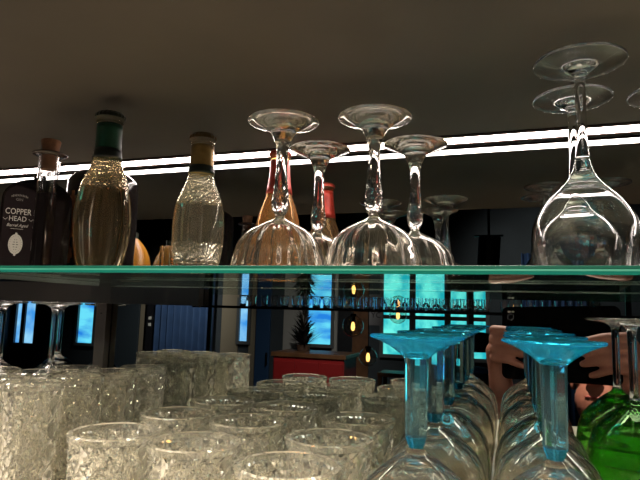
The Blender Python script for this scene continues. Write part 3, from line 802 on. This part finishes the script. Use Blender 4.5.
pn = thing('person', (hip.x, hip.y, 0), 'person in a black shirt holding up a black tablet to photograph the shelf', 'person')
bpy.context.view_layer.update()
voxel(body, 'body', 'skin', .0036, pn, 3)
def pl_(o): o.parent = pn; o.matrix_parent_inverse = pn.matrix_world.inverted(); return o
hb = bmesh.new()
ball(hb, hp(0, -.022, .040), .086, (.94, 1.12, 1.08), HR)
bmesh.ops.bisect_plane(hb, geom=hb.verts[:]+hb.edges[:]+hb.faces[:], plane_co=hp(0, .055, .058), plane_no=HR @ Vector((0, .75, -.66)), clear_outer=True)
bmesh.ops.bisect_plane(hb, geom=hb.verts[:]+hb.edges[:]+hb.faces[:], plane_co=hp(0, -.02, -.055), plane_no=HR @ Vector((0, .1, -1)), clear_outer=True)
bmesh.ops.holes_fill(hb, edges=hb.edges[:])
pl_(link('hair', hb, 'hair', smooth=False))
for s in (-1, 1):
    b = bmesh.new(); ball(b, hp(s*.032, .078, .014), .0115, (1, 1, .8), HR); pl_(link('eye', b, 'eye', smooth=True))
b = bmesh.new(); ball(b, hp(0, .0905, -.060), .0135, (1.5, .35, .30), HR); pl_(link('mouth', b, 'lips', smooth=True))
gb = bmesh.new()
g0 = local(TX0+.020, -.0478, -.0135)
bmesh.ops.create_cone(gb, segments=20, radius1=.0108, radius2=.0108, depth=.0045, matrix=Matrix.Translation(g0) @ (Rm.to_4x4() @ Matrix.Rotation(PI/2, 4, 'Y')))
pl_(link('finger_ring', gb, 'ring', smooth=False))
sb = bmesh.new()
limb(sb, [hip, hip.lerp(chest, .5), chest, neck0+Vector((0, -.01, -.045))], [.155, .150, .155, .085], 20)
ball(sb, chest+Vector((0, -.01, .06)), .155, (1.3, .75, .9))
limb(sb, [chest+Vector((0, 0, .10)), shL], [.09, .068]); limb(sb, [chest+Vector((0, 0, .10)), shR], [.09, .068])
limb(sb, [shL, shL.lerp(elL, .62)], [.066, .056]); limb(sb, [shR, shR.lerp(elR, .62)], [.066, .056])
voxel(sb, 'shirt', 'shirt', .008, pn, 6)
lb_ = bmesh.new()
for s in (-1, 1):
    hj = Vector((hip.x+s*.085, hip.y, hip.z-.02))
    limb(lb_, [hj, Vector((hj.x+s*.01, hj.y+.01, .48)), Vector((hj.x+s*.015, hj.y-.01, .09))], [.105, .068, .052])
    limb(lb_, [Vector((hj.x+s*.015, hj.y-.01, .062)), Vector((hj.x+s*.03, hj.y+.15, .045))], [.058, .044])
ball(lb_, Vector((hip.x, hip.y, hip.z-.02)), .15, (1.1, .9, .8))
voxel(lb_, 'trousers', 'shirt', .009, pn, 4)

# ------------------------------------------------------------------ light
w = bpy.data.worlds.new('world'); SC.world = w; w.use_nodes = True
bg_ = w.node_tree.nodes['Background']; bg_.inputs[0].default_value = (.5, .55, .65, 1); bg_.inputs[1].default_value = .0
def spot(name, loc, to, power, col, size, blend=.6, rad=.03):
    l = bpy.data.lights.new(name, 'SPOT'); l.energy = power; l.color = col; l.spot_size = math.radians(size); l.spot_blend = blend; l.shadow_soft_size = rad
    o = bpy.data.objects.new(name, l); C.objects.link(o); o.location = loc
    o.rotation_euler = (Vector(to)-Vector(loc)).to_track_quat('-Z', 'Y').to_euler()
for k, (x, tx) in enumerate([(-.95, -.42), (-.50, -.20), (-.10, .06)]):
    P = Vector((x, -.42, ZCE-.16))
    t = thing('ceiling_spotlight', P, 'black ceiling spotlight over the aisle, %s of three' % ['first', 'middle one', 'last'][k], 'spotlight', 'ceiling spotlights above the aisle')
    dirv = (Vector((tx, .45, Z0-.12))-P).normalized()
    q = dirv.to_track_quat('-Z', 'Y')
    s_ = link('shade', lathe([(.030, -.05), (.033, -.05), (.033, .06), (0, .065), (0, .060), (.030, .055)], 24), 'black', t); s_.rotation_mode = 'QUATERNION'; s_.rotation_quaternion = q
    link('stem', tube([(0, 0, .05), (0, 0, .1595)], .008, 8), 'black', t)
    spot('spot_light', P+dirv*.02, P+dirv, 88, (1, .90, .78), 54, .6, .016)

for k, (x, tx) in enumerate([(-1.1, -.35), (.1, .0)]):  # added lamps, kept out of sight, lighting the upper shelf from the front
    P = Vector((x, -2.0, ZCE-.07))
    t = thing('ceiling_spotlight', P, 'added black fill spotlight beyond the bar counter, %s of two' % ['left', 'right'][k], 'spotlight', 'added fill spotlights beyond the bar counter')
    dirv = (Vector((tx, .45, Z0+.02))-P).normalized(); q = dirv.to_track_quat('-Z', 'Y')
    s_ = link('shade', lathe([(.022, -.03), (.024, -.03), (.024, .04), (0, .043), (0, .040), (.022, .036)], 24), 'black', t); s_.rotation_mode = 'QUATERNION'; s_.rotation_quaternion = q
    link('stem', tube([(0, 0, .03), (0, 0, .0695)], .008, 8), 'black', t)
    spot('spot_light', P+dirv*.02, P+dirv, 110, (1, .86, .70), 30, .5, .02)

for k, (u, uu, nm) in enumerate([(180, 180, 'navy curtain'), (320, 315, 'red cabinet'), (480, 552, 'person')]):  # added lamps with no known source, brightening the dark far room
    nn = 3.2 if k == 1 else 4.3
    P = Vector((px(u, nn), 2*D-nn, ZCE-.09)); Q = Vector((px(uu), YW, Z0+(.20 if k == 2 else -.18))) if k != 1 else Vector((px(uu, 5.0), 2*D-4.9, hc+.05))
    t = thing('ceiling_spotlight', P, 'added black fill spotlight washing the far wall behind the %s' % nm, 'spotlight', 'added fill spotlights washing the far wall')
    dirv = (Q-P).normalized(); q = dirv.to_track_quat('-Z', 'Y')
    s_ = link('shade', lathe([(.022, -.03), (.024, -.03), (.024, .04), (0, .043), (0, .040), (.022, .036)], 24), 'black', t); s_.rotation_mode = 'QUATERNION'; s_.rotation_quaternion = q
    link('stem', tube([(0, 0, .03), (0, 0, .0895)], .008, 8), 'black', t)
    spot('spot_light', P+dirv*.02, P+dirv, 170 if k < 2 else 70, (1, .93, .85), 60 if k < 2 else 84, 1.0, .02)

P = Vector((.02, .10, ZCE-.14))  # added lamp that brightens the face below the tablet
t = thing('ceiling_spotlight', P, 'added black fill spotlight above the back bar turned towards the person', 'spotlight')
dirv = (hp(-.01, .08, -.06)-P).normalized(); q = dirv.to_track_quat('-Z', 'Y')
s_ = link('shade', lathe([(.022, -.03), (.024, -.03), (.024, .04), (0, .043), (0, .040), (.022, .036)], 24), 'black', t); s_.rotation_mode = 'QUATERNION'; s_.rotation_quaternion = q
link('stem', tube([(0, 0, .03), (0, 0, .1395)], .008, 8), 'black', t)
spot('spot_light', P+dirv*.02, P+dirv, 270, (1, .78, .66), 15, .4, .02)

SC.view_settings.view_transform = 'Standard'; SC.view_settings.look = 'None'
SC.view_settings.gamma = 1; SC.view_settings.exposure = 0.0; SC.view_settings.use_curve_mapping = False
cy = SC.cycles
cy.max_bounces = 40; cy.transmission_bounces = 36; cy.glossy_bounces = 16; cy.diffuse_bounces = 4; cy.transparent_max_bounces = 48
cy.sample_clamp_indirect = 6.0; cy.blur_glossy = .3; cy.use_denoising = True
